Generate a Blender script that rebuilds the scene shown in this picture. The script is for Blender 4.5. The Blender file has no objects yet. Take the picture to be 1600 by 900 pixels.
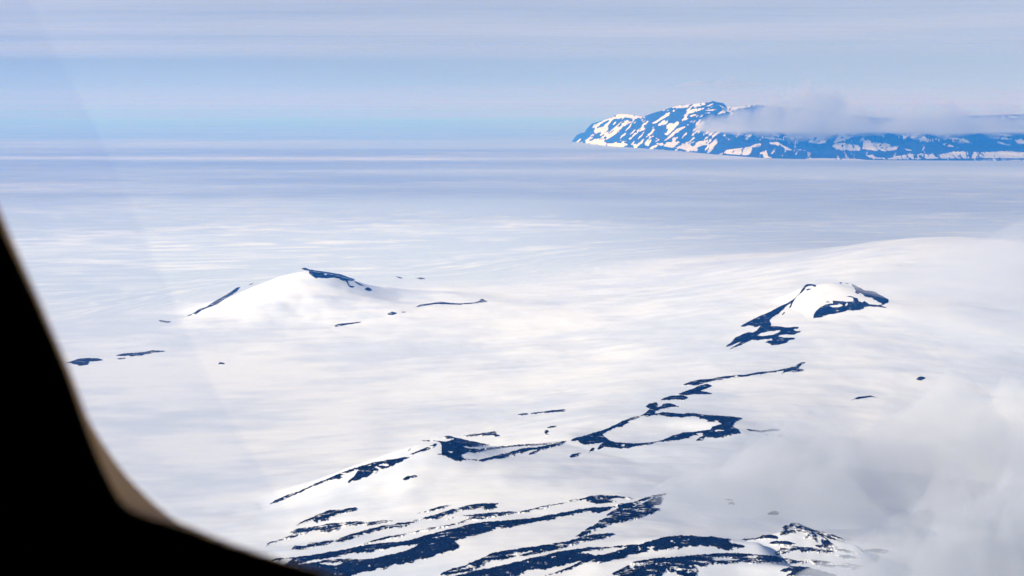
import bpy, math, random
import numpy as np

random.seed(4)
S = bpy.context.scene
COL = S.collection
H = 1500.0                      # flying height of the camera over the sea ice
F = 2198.0                      # focal length in photo pixels (1600 wide)
PITCH = math.radians(7.05)
CP, SP = math.cos(PITCH), math.sin(PITCH)

# ----------------------------------------------------------------- helpers
def ray(px, py):
    """direction of a photo pixel, y component = 1"""
    px = np.asarray(px, float); py = np.asarray(py, float)
    cx = (px - 800) / F; cy = (450 - py) / F
    dy = CP + cy * SP
    return cx / dy, (-SP + cy * CP) / dy

def at(px, py, D):
    """world point seen at a pixel, D metres ahead (along y)"""
    a, b = ray(px, py)
    return float(a * D), float(D), float(H + b * D)

def tag(o, label=None, cat=None, group=None, kind=None):
    if label: o['label'] = label
    if cat: o['category'] = cat
    if group: o['group'] = group
    if kind: o['kind'] = kind
    return o

def mesh_obj(name, V, Q, mat, parent=None, attrs=None, smooth=True):
    """V (n,3) array, Q (m,4) or (m,3) int array"""
    me = bpy.data.meshes.new(name)
    V = np.asarray(V, np.float32); Q = np.asarray(Q, np.int32)
    k = Q.shape[1]
    me.vertices.add(len(V)); me.vertices.foreach_set('co', V.ravel())
    me.loops.add(Q.size); me.loops.foreach_set('vertex_index', Q.ravel())
    me.polygons.add(len(Q))
    me.polygons.foreach_set('loop_start', np.arange(0, Q.size, k, dtype=np.int32))
    me.polygons.foreach_set('use_smooth', np.full(len(Q), smooth))
    for key, arr in (attrs or {}).items():
        a = me.attributes.new(key, 'FLOAT', 'POINT'); a.data.foreach_set('value', np.asarray(arr, np.float32).ravel())
    me.update(calc_edges=True)
    me.materials.append(mat)
    o = bpy.data.objects.new(name, me); COL.objects.link(o)
    if parent: o.parent = parent
    return o

def empty(name, loc=(0, 0, 0)):
    o = bpy.data.objects.new(name, None); COL.objects.link(o); o.location = loc
    return o

_T = np.random.RandomState(7).rand(256, 256).astype(np.float32)
def vnoise(x, y):
    xi = np.floor(x).astype(np.int64); yi = np.floor(y).astype(np.int64)
    fx = x - xi; fy = y - yi
    fx = fx * fx * (3 - 2 * fx); fy = fy * fy * (3 - 2 * fy)
    a = _T[xi & 255, yi & 255]; b = _T[(xi + 1) & 255, yi & 255]
    c = _T[xi & 255, (yi + 1) & 255]; d = _T[(xi + 1) & 255, (yi + 1) & 255]
    return (a * (1 - fx) + b * fx) * (1 - fy) + (c * (1 - fx) + d * fx) * fy
def fbm(x, y, n=4):
    s = 0; a = 1; t = 0
    for i in range(n):
        s = s + a * vnoise(x + 17.3 * i, y + 9.1 * i); t += a
        x = x * 2.03; y = y * 2.03; a *= .5
    return s / t * 2 - 1

def sstep(a, b, x):
    t = np.clip((x - a) / (b - a), 0, 1); return t * t * (3 - 2 * t)

def polyline_dist(x, y, P):
    """distance to a polyline in plan, and the interpolated extra columns of P there, and the side (+ = far side)"""
    best = np.full(x.shape, 1e12); ex = np.zeros(x.shape + (P.shape[1] - 2,)); side = np.zeros(x.shape)
    for i in range(len(P) - 1):
        ax, ay = P[i, :2]; bx, by = P[i + 1, :2]
        L2 = (bx - ax) ** 2 + (by - ay) ** 2
        t = np.clip(((x - ax) * (bx - ax) + (y - ay) * (by - ay)) / L2, 0, 1)
        dx = x - ax - t * (bx - ax); dy = y - ay - t * (by - ay)
        d = dx * dx + dy * dy
        m = d < best
        best = np.where(m, d, best)
        e = P[i, 2:] * (1 - t[..., None]) + P[i + 1, 2:] * t[..., None]
        ex = np.where(m[..., None], e, ex)
        side = np.where(m, (bx - ax) * (y - ay) - (by - ay) * (x - ax), side)
    return np.sqrt(best), ex, side

# ----------------------------------------------------------------- terrain heights
LAND = np.array([(350, 3300, 150), (120, 4400, 165), (250, 5100, 165), (700, 5800, 160), (1500, 7350, 140),
                 (2300, 9200, 150), (3600, 12000, 150)], float)

def base_h(x, y):
    d, e, _ = polyline_dist(x, y, LAND)
    w = 400 + 0.06 * y
    h = e[..., 0] * np.exp(-.5 * (d / w) ** 2)
    h = h + 330 * np.exp(-.5 * (((x - 4100) / 1750) ** 2 + ((y - 11300) / 1900) ** 2))
    h = h + 70 * np.exp(-.5 * (((x + 900) / 900) ** 2 + ((y - 10900) / 900) ** 2))
    h = h + 55 * np.exp(-.5 * (((x + 100) / 1500) ** 2 + ((y - 9700) / 700) ** 2))
    h = h + 60 * np.exp(-.5 * (((x - 900) / 1500) ** 2 + ((y - 8700) / 1300) ** 2))
    land = sstep(3, 60, h)
    # wind shaped swells, long along the wind (mostly across the view)
    u = .97 * x + .24 * y; v = -.24 * x + .97 * y
    h = h + land * (15 * fbm(u / 900 + 3, v / 300 + 5, 5) + 10 * fbm(x / 420 + 40, y / 420, 4))
    h = h + 1.0 * fbm(u / 500, v / 120, 3) * sstep(30000, 12000, y)
    return h

def crest(pts, w):
    """pixel crest points with a distance -> rows x, y, z, width"""
    out = []
    for k, (px, py, D) in enumerate(pts):
        x, y, z = at(px, py, D)
        out.append((x, y, z, w[k] if isinstance(w, (list, tuple)) else w))
    return np.array(out)

def ridge(x, y, P, base, back=.7, p=1.5, soft=40):
    d, e, side = polyline_dist(x, y, P)
    near_ = d < P[:, 3].max() * 1.3
    k = np.linspace(0, len(P) - 1, 12 * (len(P) - 1) + 1)
    pp = np.stack([np.interp(k, np.arange(len(P)), P[:, c]) for c in range(4)], 1)
    xs_ = x[near_]; ys_ = y[near_]; sw = 0; sz = 0; sww = 0
    for qx, qy, qz, qw in pp:
        w_ = 1 / ((xs_ - qx) ** 2 + (ys_ - qy) ** 2 + 2500.) ** 2
        sw = sw + w_; sz = sz + w_ * qz; sww = sww + w_ * qw
    e[near_, 0] = sz / sw; e[near_, 1] = sww / sw
    d = d * (1 + .10 * fbm(x / 420 + 11, y / 420 + 2, 2))
    w = np.where(side > 0, e[..., 1] * back, e[..., 1])
    dd = np.sqrt(d * d + soft * soft) - soft
    dd = dd * (1 + .12 * fbm(x / 200 + 3, y / 200 + 8, 3))
    t = np.clip(1 - dd / w, 0, 1)
    prof = t ** p
    top = e[..., 0]
    want = base + (top - base) * np.clip(prof, 0, 1)
    return np.clip(np.where(t > 0, (want - base) * (1 + .42 * (1 - prof) * fbm(x / 170 + 2, y / 240 + 6, 4)), 0), 0, None)

LEFT_CREST = crest([(250, 505, 10180), (330, 479, 10350), (400, 446, 10500), (440, 429, 10560), (475, 420.5, 10600),
                    (500, 424, 10620), (545, 434, 10650), (580, 454, 10600), (640, 474, 10500)], [380, 760, 1000, 1150, 1300, 1350, 1350, 1200, 800])
LEFT_SPUR = crest([(515, 442, 10630), (512, 460, 10480), (503, 482, 10260)], [760, 700, 520])
RIGHT_CREST = crest([(1140, 520, 8850), (1155, 510, 8960), (1220, 476, 9120), (1250, 450, 9180), (1264, 445, 9200), (1300, 438.5, 9230),
                     (1335, 447, 9230), (1365, 459, 9220), (1389, 467, 9200), (1402, 474, 9180)], [300, 420, 620, 720, 780, 850, 830, 680, 520, 380])
NEAR_CREST = crest([(385, 802, 5110), (420, 786, 5130), (480, 758, 5200), (545, 729, 5250), (600, 708, 5280), (655, 690, 5310),
                    (688, 684, 5330), (725, 690, 5400), (775, 699, 5500)], [380, 520, 680, 780, 860, 900, 840, 700, 480])
MOUND_CREST = crest([(1175, 846, 4330), (1215, 830, 4350), (1245, 820, 4370), (1285, 832, 4370), (1335, 852, 4340)], [110, 170, 210, 210, 120])
HUMP_CREST = crest([(960, 856, 4230), (1010, 843, 4250), (1060, 837, 4270), (1120, 842, 4270), (1180, 846, 4260)], [120, 200, 240, 200, 110])
LOW_CREST = crest([(940, 882, 4030), (1010, 872, 4060), (1080, 868, 4080), (1150, 874, 4080), (1240, 884, 4060)], [100, 160, 170, 150, 90])

def crater_bump(x, y):
    cx, cy = 600., 5760.
    th = np.arctan2((y - cy) / 250, (x - cx) / 345)
    r = np.hypot((x - cx) / 345, (y - cy) / 250) * (1 + .05 * np.sin(3 * th + 1) + .06 * fbm(x / 150, y / 150, 3))
    rim = 22 * np.exp(-((r - 1) / np.where(r < 1, .30, .55)) ** 2)
    # the chain of low cones that leads away behind the crater
    return rim * sstep(2.3, 1.6, r)

# polar grid round the camera
AZ = np.radians(np.concatenate([np.arange(-180, -27, 6.0), np.arange(-27, 27.001, .06), np.arange(30, 181, 6.0)]))
AZ[0] = -math.pi; AZ[-1] = math.pi
_r = [0.5, 900, 1800, 2600, 3000]
while _r[-1] < 16500: _r.append(_r[-1] * 1.0026)
while _r[-1] < 620000: _r.append(_r[-1] * 1.016)
R = np.array(_r)
GX = np.sin(AZ)[None, :] * R[:, None]; GY = np.cos(AZ)[None, :] * R[:, None]
BASE = base_h(GX, GY)
nearmask = sstep(800, 3000, GY)[:, :]
BASE = BASE * nearmask
def gblur(b, n):
    for _ in range(n):
        p = np.pad(b, 1, mode='edge')
        b = (p[:-2, 1:-1] + 2 * p[1:-1, 1:-1] + p[2:, 1:-1]) / 4
        p = np.pad(b, 1, mode='edge')
        b = (p[1:-1, :-2] + 2 * p[1:-1, 1:-1] + p[1:-1, 2:]) / 4
    return b
def soft_bump(b, n=5): return np.clip(gblur(b, n) - .3, 0, None)
B_LEFT = soft_bump(ridge(GX, GY, LEFT_CREST, BASE, .7, 1.5, 25), 6)
B_RIGHT = soft_bump(ridge(GX, GY, RIGHT_CREST, BASE, .24, 1.7, 70), 7)
B_NEAR = soft_bump(ridge(GX, GY, NEAR_CREST, BASE, .34, 2.0, 22), 10)
B_MOUND = soft_bump(ridge(GX, GY, MOUND_CREST, BASE, .6, 1.6, 20))
B_HUMP = soft_bump(np.maximum(ridge(GX, GY, HUMP_CREST, BASE, .7, 1.6, 25), ridge(GX, GY, LOW_CREST, BASE, .7, 1.6, 20)))
B_CRATER = np.where(np.abs(crater_bump(GX, GY)) > .01, crater_bump(GX, GY), 0)
BASE = BASE + np.where(B_CRATER < 0, B_CRATER, 0)
B_CRATER = np.clip(B_CRATER, 0, None)
HILLS = dict(left=B_LEFT, right=B_RIGHT, near=B_NEAR, mound=B_MOUND, hump=B_HUMP, crater=soft_bump(B_CRATER))
TOT = BASE + np.max(np.stack(list(HILLS.values())), axis=0)

_az0 = np.searchsorted(AZ, math.radians(-27) - 1e-6); _naz = int(round(54 / .06)) + 1
_r0 = 4; _lr0 = math.log(3000.0); _lrs = math.log(1.0026); _nr = int(np.searchsorted(R, 16500))
SUB = TOT[_r0:_nr, _az0:_az0 + _naz]
def ground_z(x, y):
    """height of the terrain sheet, bilinear on its own grid"""
    a = (np.degrees(np.arctan2(x, y)) + 27) / .06
    r = (np.log(np.maximum(np.hypot(x, y), 3001)) - _lr0) / _lrs
    a = np.clip(a, 0, SUB.shape[1] - 1.001); r = np.clip(r, 0, SUB.shape[0] - 1.001)
    ai = a.astype(int); ri = r.astype(int); fa = a - ai; fr = r - ri
    return ((SUB[ri, ai] * (1 - fa) + SUB[ri, ai + 1] * fa) * (1 - fr) +
            (SUB[ri + 1, ai] * (1 - fa) + SUB[ri + 1, ai + 1] * fa) * fr)

def drop(px, py):
    """where the sight lines of pixels meet the terrain -> x, y, z"""
    a, b = ray(px, py)
    n = len(a); out = np.zeros((n, 3))
    Y = np.exp(np.linspace(math.log(3100), math.log(15500), 520))
    for s in range(0, n, 20000):
        aa = a[s:s + 20000, None]; bb = b[s:s + 20000, None]
        gap = H + bb * Y - ground_z(aa * Y, np.broadcast_to(Y, (aa.shape[0], len(Y))))
        hit = np.argmax(gap < 0, axis=1); hit = np.where(gap.min(axis=1) >= 0, len(Y) - 1, np.maximum(hit, 1))
        i = np.arange(len(hit)); lo = Y[hit - 1].copy(); hi = Y[hit].copy()
        A = aa[:, 0]; Bb = bb[:, 0]
        for _ in range(14):
            mid = .5 * (lo + hi); g = H + Bb * mid - ground_z(A * mid, mid)
            lo = np.where(g > 0, mid, lo); hi = np.where(g > 0, hi, mid)
        y = .5 * (lo + hi)
        out[s:s + 20000] = np.stack([A * y, y, H + Bb * y], 1)
    return out

# ----------------------------------------------------------------- materials
def new_mat(name):
    m = bpy.data.materials.new(name); m.use_nodes = True
    nt = m.node_tree; nt.nodes.clear()
    out = nt.nodes.new('ShaderNodeOutputMaterial')
    return m, nt, out
def N(nt, t, **kw):
    n = nt.nodes.new(t)
    for k, v in kw.items():
        if k in n.inputs.keys(): n.inputs[k].default_value = v
        else: setattr(n, k, v)
    return n
def ramp(nt, fac, stops, interp='LINEAR'):
    r = nt.nodes.new('ShaderNodeValToRGB'); r.color_ramp.interpolation = interp
    while len(r.color_ramp.elements) < len(stops): r.color_ramp.elements.new(.5)
    for e, (p, c) in zip(r.color_ramp.elements, stops):
        e.position = p; e.color = (c, c, c, 1) if isinstance(c, (int, float)) else (*c, 1)
    nt.links.new(fac, r.inputs[0]); return r
def mixc(nt, fac, a, b, blend='MIX'):
    m = nt.nodes.new('ShaderNodeMix'); m.data_type = 'RGBA'; m.blend_type = blend
    for s, v in ((m.inputs[0], fac), (m.inputs[6], a), (m.inputs[7], b)):
        if isinstance(v, (int, float)): s.default_value = v
        elif isinstance(v, tuple): s.default_value = (*v, 1)
        else: nt.links.new(v, s)
    return m.outputs[2]
def mth(nt, op, a, b=0.0, clamp=False):
    m = nt.nodes.new('ShaderNodeMath'); m.operation = op; m.use_clamp = clamp
    for s, v in ((m.inputs[0], a), (m.inputs[1], b)):
        if isinstance(v, (int, float)): s.default_value = v
        else: nt.links.new(v, s)
    return m.outputs[0]
def mapped(nt, scale, rot=0.0, loc=(0, 0, 0)):
    tc = nt.nodes.new('ShaderNodeNewGeometry'); mp = nt.nodes.new('ShaderNodeMapping')
    mp.vector_type = 'POINT'
    mp.inputs['Scale'].default_value = scale; mp.inputs['Rotation'].default_value = (0, 0, rot); mp.inputs['Location'].default_value = loc
    nt.links.new(tc.outputs['Position'], mp.inputs[0]); return mp.outputs[0]
def noise(nt, vec, scale=1.0, detail=5, rough=.55, dist=0.0):
    n = nt.nodes.new('ShaderNodeTexNoise'); n.inputs['Scale'].default_value = scale
    n.inputs['Detail'].default_value = detail; n.inputs['Roughness'].default_value = rough; n.inputs['Distortion'].default_value = dist
    nt.links.new(vec, n.inputs['Vector']); return n.outputs['Fac']

SNOW_WHITE = (.88, .875, .865)
SNOW_CRUST_SHADE = (.69, .725, .78)
SEA_ICE = (.625, .69, .745)
def snow_color(nt):
    """wind packed snow: white drifts over bluish patches, part crusting and part painted cloud shade; bare sea ice streaked by drifts where the sheet lies at sea level"""
    rot = -.24
    big = noise(nt, mapped(nt, (1 / 1300, 1 / 1500, 1 / 900), rot), 1, 4, .5)
    fine = noise(nt, mapped(nt, (1 / 420, 1 / 170, 1 / 200), rot), 1, 6, .6)
    patch = mth(nt, 'ADD', mth(nt, 'MULTIPLY', big, .62), mth(nt, 'MULTIPLY', fine, .38))
    crust_shade = ramp(nt, patch, [(.42, 0.0), (.60, 1.0)], 'EASE').outputs[0]  # bluish wind-packed patches also stand in for cloud shade
    land = mixc(nt, crust_shade, SNOW_WHITE, SNOW_CRUST_SHADE)
    at_ = nt.nodes.new('ShaderNodeAttribute'); at_.attribute_name = 'sea'
    s0 = noise(nt, mapped(nt, (1 / 22000, 1 / 14000, 1), -.1, (4, 2, 0)), 1, 3, .5)
    s1 = noise(nt, mapped(nt, (1 / 5200, 1 / 3600, 1), -.03, (40, 3, 0)), 1, 6, .62)
    s2 = noise(nt, mapped(nt, (1 / 900, 1 / 420, 1), -.03, (7, 1, 0)), 1, 5, .6)
    st = mth(nt, 'ADD', mth(nt, 'ADD', mth(nt, 'MULTIPLY', s0, .35), mth(nt, 'MULTIPLY', s1, .30)), mth(nt, 'MULTIPLY', s2, .35))
    drift = ramp(nt, st, [(.48, 0.0), (.54, .4), (.60, 1.0)]).outputs[0]
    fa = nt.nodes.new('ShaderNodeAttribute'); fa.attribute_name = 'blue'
    bare = mixc(nt, fa.outputs['Fac'], SEA_ICE, (.48, .575, .67))  # far ice coloured bluer and darker in place of cloud shade
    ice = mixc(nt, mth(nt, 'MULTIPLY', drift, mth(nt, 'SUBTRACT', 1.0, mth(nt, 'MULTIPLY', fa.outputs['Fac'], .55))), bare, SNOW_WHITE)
    return mixc(nt, at_.outputs['Fac'], land, ice)

def snow_mat(name='snow'):
    m, nt, out = new_mat(name)
    b = N(nt, 'ShaderNodeBsdfPrincipled'); b.inputs['Roughness'].default_value = .75
    b.inputs['Specular IOR Level'].default_value = .15
    nt.links.new(snow_color(nt), b.inputs['Base Color'])
    h1 = noise(nt, mapped(nt, (1 / 300, 1 / 70, 1 / 120), -.24), 1, 9, .66)
    bp = N(nt, 'ShaderNodeBump', Strength=.45, Distance=10.0)
    nt.links.new(h1, bp.inputs['Height']); nt.links.new(bp.outputs[0], b.inputs['Normal'])
    nt.links.new(b.outputs[0], out.inputs[0]); return m
SNOW = snow_mat()

def rock_mat(name, dust):
    m, nt, out = new_mat(name)
    b = N(nt, 'ShaderNodeBsdfPrincipled'); b.inputs['Roughness'].default_value = .95; b.inputs['Specular IOR Level'].default_value = 0.0
    n1 = noise(nt, mapped(nt, (1 / 40, 1 / 40, 1 / 15)), 1, 6, .65)
    c = ramp(nt, n1, [(.3, (.002, .002, .0025)), (.7, (.008, .007, .007))]).outputs[0]
    a = nt.nodes.new('ShaderNodeAttribute'); a.attribute_name = 'cover'
    n2 = noise(nt, mapped(nt, (1 / 55, 1 / 24, 1 / 16), -.24), 1, 6, .72)
    thr = mth(nt, 'ADD', mth(nt, 'MULTIPLY', a.outputs['Fac'], .20), .41 - dust)
    sn = mth(nt, 'MULTIPLY', mth(nt, 'SUBTRACT', n2, thr), 14.0, True)
    col = mixc(nt, sn, c, SNOW_WHITE)
    nt.links.new(col, b.inputs['Base Color'])
    bp = N(nt, 'ShaderNodeBump', Strength=.6, Distance=6.0); nt.links.new(n1, bp.inputs['Height']); nt.links.new(bp.outputs[0], b.inputs['Normal'])
    nt.links.new(b.outputs[0], out.inputs[0]); return m
ROCK = rock_mat('dark_basalt', .05)
ROCK_DUSTED = rock_mat('snow_dusted_basalt', .09)
ROCK_CLEAN = rock_mat('bare_basalt', .0)

# ----------------------------------------------------------------- terrain objects
nR, nA = GX.shape
IDX = np.arange(nR * nA).reshape(nR, nA)
V_TOT = np.stack([GX, GY, TOT], -1).reshape(-1, 3)
V_BASE = np.stack([GX, GY, BASE], -1).reshape(-1, 3)
# wrap the last azimuth onto the first
QI = np.stack([IDX[:-1, :-1], IDX[:-1, 1:], IDX[1:, 1:], IDX[1:, :-1]], -1)[..., ::-1]
SEA = 1 - sstep(2, 80, BASE)
SEA = SEA * sstep(9000, 11500, GY - .0 * GX) * 1.0
SEA = np.where(GY < 0, 1, SEA)
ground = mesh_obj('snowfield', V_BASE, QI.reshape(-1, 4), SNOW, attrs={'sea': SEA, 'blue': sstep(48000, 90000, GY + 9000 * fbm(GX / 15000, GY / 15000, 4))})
tag(ground, 'white snowfield and streaked sea ice stretching to the hazy horizon', 'snowfield', kind='structure')

TAKEN = np.zeros((nR - 1, nA - 1), bool)
def hill(name, key, label, cat):
    b = HILLS[key]
    owner = b >= np.max(np.stack(list(HILLS.values())), axis=0) - 1e-9
    m = (b > 0) & owner
    q = (m[:-1, :-1] | m[:-1, 1:] | m[1:, 1:] | m[1:, :-1]) & ~TAKEN
    TAKEN[q] = True
    Q = QI[q]
    used, inv = np.unique(Q, return_inverse=True)
    o = mesh_obj(name, V_TOT[used], inv.reshape(-1, 4), SNOW, attrs={'sea': np.zeros(len(used))})
    tag(o, label, cat, kind='structure'); return o
HO = {}
HO['left'] = hill('snow_hill', 'left', 'bright pointed snow hill with a thin dark rock cap, standing alone before the sea ice', 'hill')
HO['right'] = hill('snow_hill', 'right', 'rounded snow hill with dark rock wings on both sides, rising from the right snow slope', 'hill')
HO['near'] = hill('snow_ridge', 'near', 'nearest long snow ridge with a rocky crest climbing to a dark broken summit', 'ridge')
HO['crater'] = hill('crater', 'crater', 'shallow oval crater filled with snow inside a broken ring of dark rock', 'crater')
HO['mound'] = hill('snow_mound', 'mound', 'low snow mound with speckled dark rock beside the grey low cloud', 'mound')
HO['hump'] = hill('snow_slope', 'hump', 'gently arched foreground snow slope crossed by wide dark rock bands', 'slope')

# ----------------------------------------------------------------- rock exposures
def P(zoom, pts):
    x0, y0, s = zoom
    return [(x0 + X / s, y0 + Y / s) for X, Y in pts]

def raster(polys, holes, X, Y):
    """even-odd coverage of polygons on pixel grid nodes"""
    def inside(poly):
        r = np.zeros(X.shape, bool); n = len(poly)
        for i in range(n):
            x1, y1 = poly[i]; x2, y2 = poly[(i + 1) % n]
            if y1 == y2: continue
            c = (y1 > Y) != (y2 > Y)
            r ^= c & (X < (x2 - x1) * (Y - y1) / (y2 - y1) + x1)
        return r
    m = np.zeros(X.shape, bool)
    for p in polys: m |= inside(p)
    for p in holes: m &= ~inside(p)
    return m
def blur(a, n):
    for _ in range(n):
        p = np.pad(a, 1, mode='edge'); a = (p[:-2, 1:-1] + 2 * p[1:-1, 1:-1] + p[2:, 1:-1]) / 4
        p = np.pad(a, 1, mode='edge'); a = (p[1:-1, :-2] + 2 * p[1:-1, 1:-1] + p[1:-1, 2:]) / 4
    return a

def rock(name, polys, holes=(), mat=None, parent=None, rough=.22, step=.5, thick=2.5, gaps=.45, label=None, cat=None, group=None):
    pts = np.array([p for q in polys for p in q])
    x0, y0 = pts.min(0) - 3; x1, y1 = pts.max(0) + 3
    xs = np.arange(x0, x1, step); ys = np.arange(y0, y1, step)
    X, Y = np.meshgrid(xs, ys)
    m = raster(polys, holes, X, Y).astype(float)
    f0 = blur(m, 2); wide = blur(m, 12)
    cand = blur(m, 5) > .01
    W = np.zeros(X.shape + (3,))
    W[cand] = drop(X[cand], Y[cand])
    u = .97 * W[..., 0] + .24 * W[..., 1]; v = -.24 * W[..., 0] + .97 * W[..., 1]
    dist = max(W[..., 1][cand].mean() / 5000, .8)
    n = fbm(u / (24 * dist), v / (30 * dist), 6) * 1.2 + fbm(u / (7 * dist) + 31, v / (11 * dist), 3) * .9
    gap = sstep(.16, .42, fbm(u / (95 * dist) + 5, v / (19 * dist) + 2, 5)) * gaps * (1 if dist < 1.5 else .3)      # wind-laid strips of snow along the bands
    low = np.gradient(blur(m, 6), axis=0)            # lower edges fray, upper edges stay crisp
    fray = np.clip(.75 - 9 * low, .25, 1.8)
    f10 = blur(m, 7)
    n2 = fbm(W[..., 0] / 60 + 9, W[..., 1] / 60, 3)
    f = .62 * f0 + .38 * f10 - gap * np.clip(1.25 - f10, .25, 1) + rough * 4.2 * fray * n + rough * .8 * n2 - .44
    f = np.where(cand, f, -1)
    keep = (f[:-1, :-1] + f[:-1, 1:] + f[1:, 1:] + f[1:, :-1] > 0) & cand[:-1, :-1] & cand[:-1, 1:] & cand[1:, 1:] & cand[1:, :-1]
    # drop quads that bridge a jump in distance (crest lines)
    yy = W[..., 1]
    st = np.stack([yy[:-1, :-1], yy[:-1, 1:], yy[1:, 1:], yy[1:, :-1]]); keep &= (st.max(0) - st.min(0)) < 220
    if not keep.any(): return None
    ny, nx = X.shape; I = np.arange(ny * nx).reshape(ny, nx)
    Q = np.stack([I[:-1, :-1], I[1:, :-1], I[1:, 1:], I[:-1, 1:]], -1)[keep]
    used, inv = np.unique(Q, return_inverse=True); Q = inv.reshape(-1, 4)
    V = W.reshape(-1, 3)[used].copy()
    cover = np.clip(wide.reshape(-1)[used] * 1.1 + .22, 0, 1)
    cnt = np.bincount(Q.ravel(), minlength=len(V))
    lift = np.where(cnt < 4, .5, .5 + thick * np.clip(cover, .2, 1) * (1 + .8 * n.reshape(-1)[used]))
    V[:, 2] += lift
    # skirt down into the snow so that the sheet of rock is a closed body on the ground
    E = np.concatenate([Q[:, [0, 1]], Q[:, [1, 2]], Q[:, [2, 3]], Q[:, [3, 0]]])
    key = np.sort(E, 1); code = key[:, 0].astype(np.int64) * len(V) + key[:, 1]
    u, first, c = np.unique(code, return_index=True, return_counts=True)
    be = E[first[c == 1]]
    low = V.copy(); low[:, 2] -= 4.0
    bv, bi = np.unique(be, return_inverse=True); bi = bi.reshape(-1, 2) + len(V)
    V2 = np.concatenate([V, low[bv]]); cov2 = np.concatenate([cover, cover[bv]])
    Q2 = np.concatenate([Q, np.stack([be[:, 1], be[:, 0], bi[:, 0], bi[:, 1]], 1)])
    o = mesh_obj(name, V2, Q2, mat or ROCK, parent, {'cover': cov2})
    tag(o, label, cat, group)
    return o

ZA = (410, 660, 6.6667); ZB = (600, 640, 6.6667); ZC = (780, 600, 6.6667); ZD = (980, 560, 5.714)
ZE = (400, 765, 6.6667); ZF = (620, 765, 6.6667); ZG = (840, 765, 6.6667); ZH = (1060, 765, 6.6667); ZI = (1200, 765, 6.6667)
ZJ = (1120, 430, 10); ZK = (1120, 470, 10); ZL = (1250, 420, 10); ZM = (440, 400, 10); ZN = (240, 420, 6.6667)
ZO = (500, 420, 5.714); ZP = (90, 500, 5.714); Z7 = (1000, 560, 2.667)
GO = 'dark rock outcrops showing through the snow'

# --- near ridge: parts of the ridge
near = HO['near']
rock('crest_rock', [P(ZA, [(55, 865), (130, 815), (250, 765), (360, 725), (450, 690), (540, 640), (650, 600), (720, 570), (790, 540), (860, 510), (960, 480), (1050, 450), (1150, 425), (1290, 400), (1400, 385), (1480, 365), (1550, 362), (1480, 388), (1460, 420), (1380, 440), (1350, 465), (1280, 475), (1200, 470), (1150, 460), (1210, 490), (1180, 520), (1120, 545), (1060, 580), (1000, 605), (940, 615), (880, 640), (900, 605), (960, 560), (990, 510), (1020, 480), (960, 497), (880, 528), (800, 558), (845, 575), (760, 592), (700, 603), (640, 625), (600, 645), (570, 665), (520, 672), (440, 710), (400, 733), (300, 770), (250, 795), (160, 833)])],
     [P(ZA, [(1190, 440), (1260, 430), (1320, 440), (1310, 460), (1230, 458)])], ROCK, near, .16)
rock('summit_rock', [P(ZB, [(500, 290), (600, 285), (670, 275), (740, 290), (860, 320), (1000, 350), (1110, 368), (1000, 378), (900, 385), (1000, 400), (1060, 405), (1040, 430), (940, 450), (880, 440), (820, 470), (800, 490), (840, 515), (920, 520), (1020, 523), (1020, 535), (900, 530), (820, 535), (720, 525), (640, 495), (600, 475), (540, 475), (560, 462), (600, 460), (595, 420), (600, 370), (580, 345), (520, 330), (500, 320), (560, 325), (640, 335), (720, 315), (740, 300), (680, 300), (620, 290)])],
     [P(ZB, [(800, 385), (900, 390), (1040, 410), (1000, 416), (880, 406)]), P(ZB, [(650, 430), (700, 460), (720, 440), (680, 430)])], ROCK_CLEAN, near, .12)
rock('crest_rock', [P(ZB, [(250, 478), (330, 440), (420, 408), (500, 373), (560, 343), (530, 387), (450, 417), (370, 449), (300, 474)]), P(ZB, [(240, 432), (290, 383), (280, 412), (255, 436)]), P(ZB, [(385, 320), (470, 318), (480, 334), (400, 334)])], (), ROCK, near, .10)
# --- crater: parts of the crater
cr = HO['crater']
rock('rim_rock', [P(ZC, [(740, 590), (800, 560), (900, 540), (980, 510), (1090, 480), (1180, 440), (1300, 400), (1370, 398), (1330, 422), (1230, 452), (1130, 490), (1070, 525), (1110, 560), (1150, 590), (1200, 610), (1280, 615), (1400, 625), (1500, 620), (1600, 610), (1600, 625), (1500, 640), (1400, 655), (1330, 670), (1220, 680), (1160, 670), (1100, 650), (1050, 680), (1010, 690), (1050, 640), (1090, 610), (980, 625), (870, 630), (830, 605), (820, 590), (760, 600)]), P(ZC, [(925, 715), (955, 680), (1010, 653), (965, 700)])],
     [P(ZC, [(1260, 630), (1300, 628), (1310, 650), (1270, 655)])], ROCK_CLEAN, cr, .14)
rock('rim_rock', [P(ZD, [(110, 515), (160, 490), (180, 470), (230, 450), (300, 440), (260, 470), (230, 490), (280, 490), (350, 480), (430, 492), (500, 498), (540, 490), (640, 498), (760, 508), (900, 520), (1030, 535), (980, 560), (950, 590), (930, 610), (990, 635), (1010, 665), (950, 670), (880, 695), (800, 710), (740, 710), (690, 700), (670, 670), (600, 685), (540, 710), (470, 728), (360, 735), (320, 747), (230, 757), (100, 784), (0, 800), (0, 768), (80, 765), (180, 755), (320, 730), (400, 695), (500, 665), (640, 650), (740, 640), (760, 610), (850, 585), (800, 560), (700, 570), (740, 545), (650, 535), (600, 515), (540, 520), (500, 528), (430, 520), (350, 520), (280, 505), (200, 515)]), P(ZD, [(605, 740), (640, 710), (690, 690), (690, 715), (640, 735)])],
     [P(ZD, [(770, 645), (860, 635), (870, 648), (790, 655)])], ROCK_CLEAN, cr, .13)
rock('rim_rock', [P(ZC, [(1200, 430), (1300, 383), (1400, 348), (1480, 333), (1440, 357), (1340, 393), (1240, 432)])], (), ROCK, cr, .10)

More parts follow.
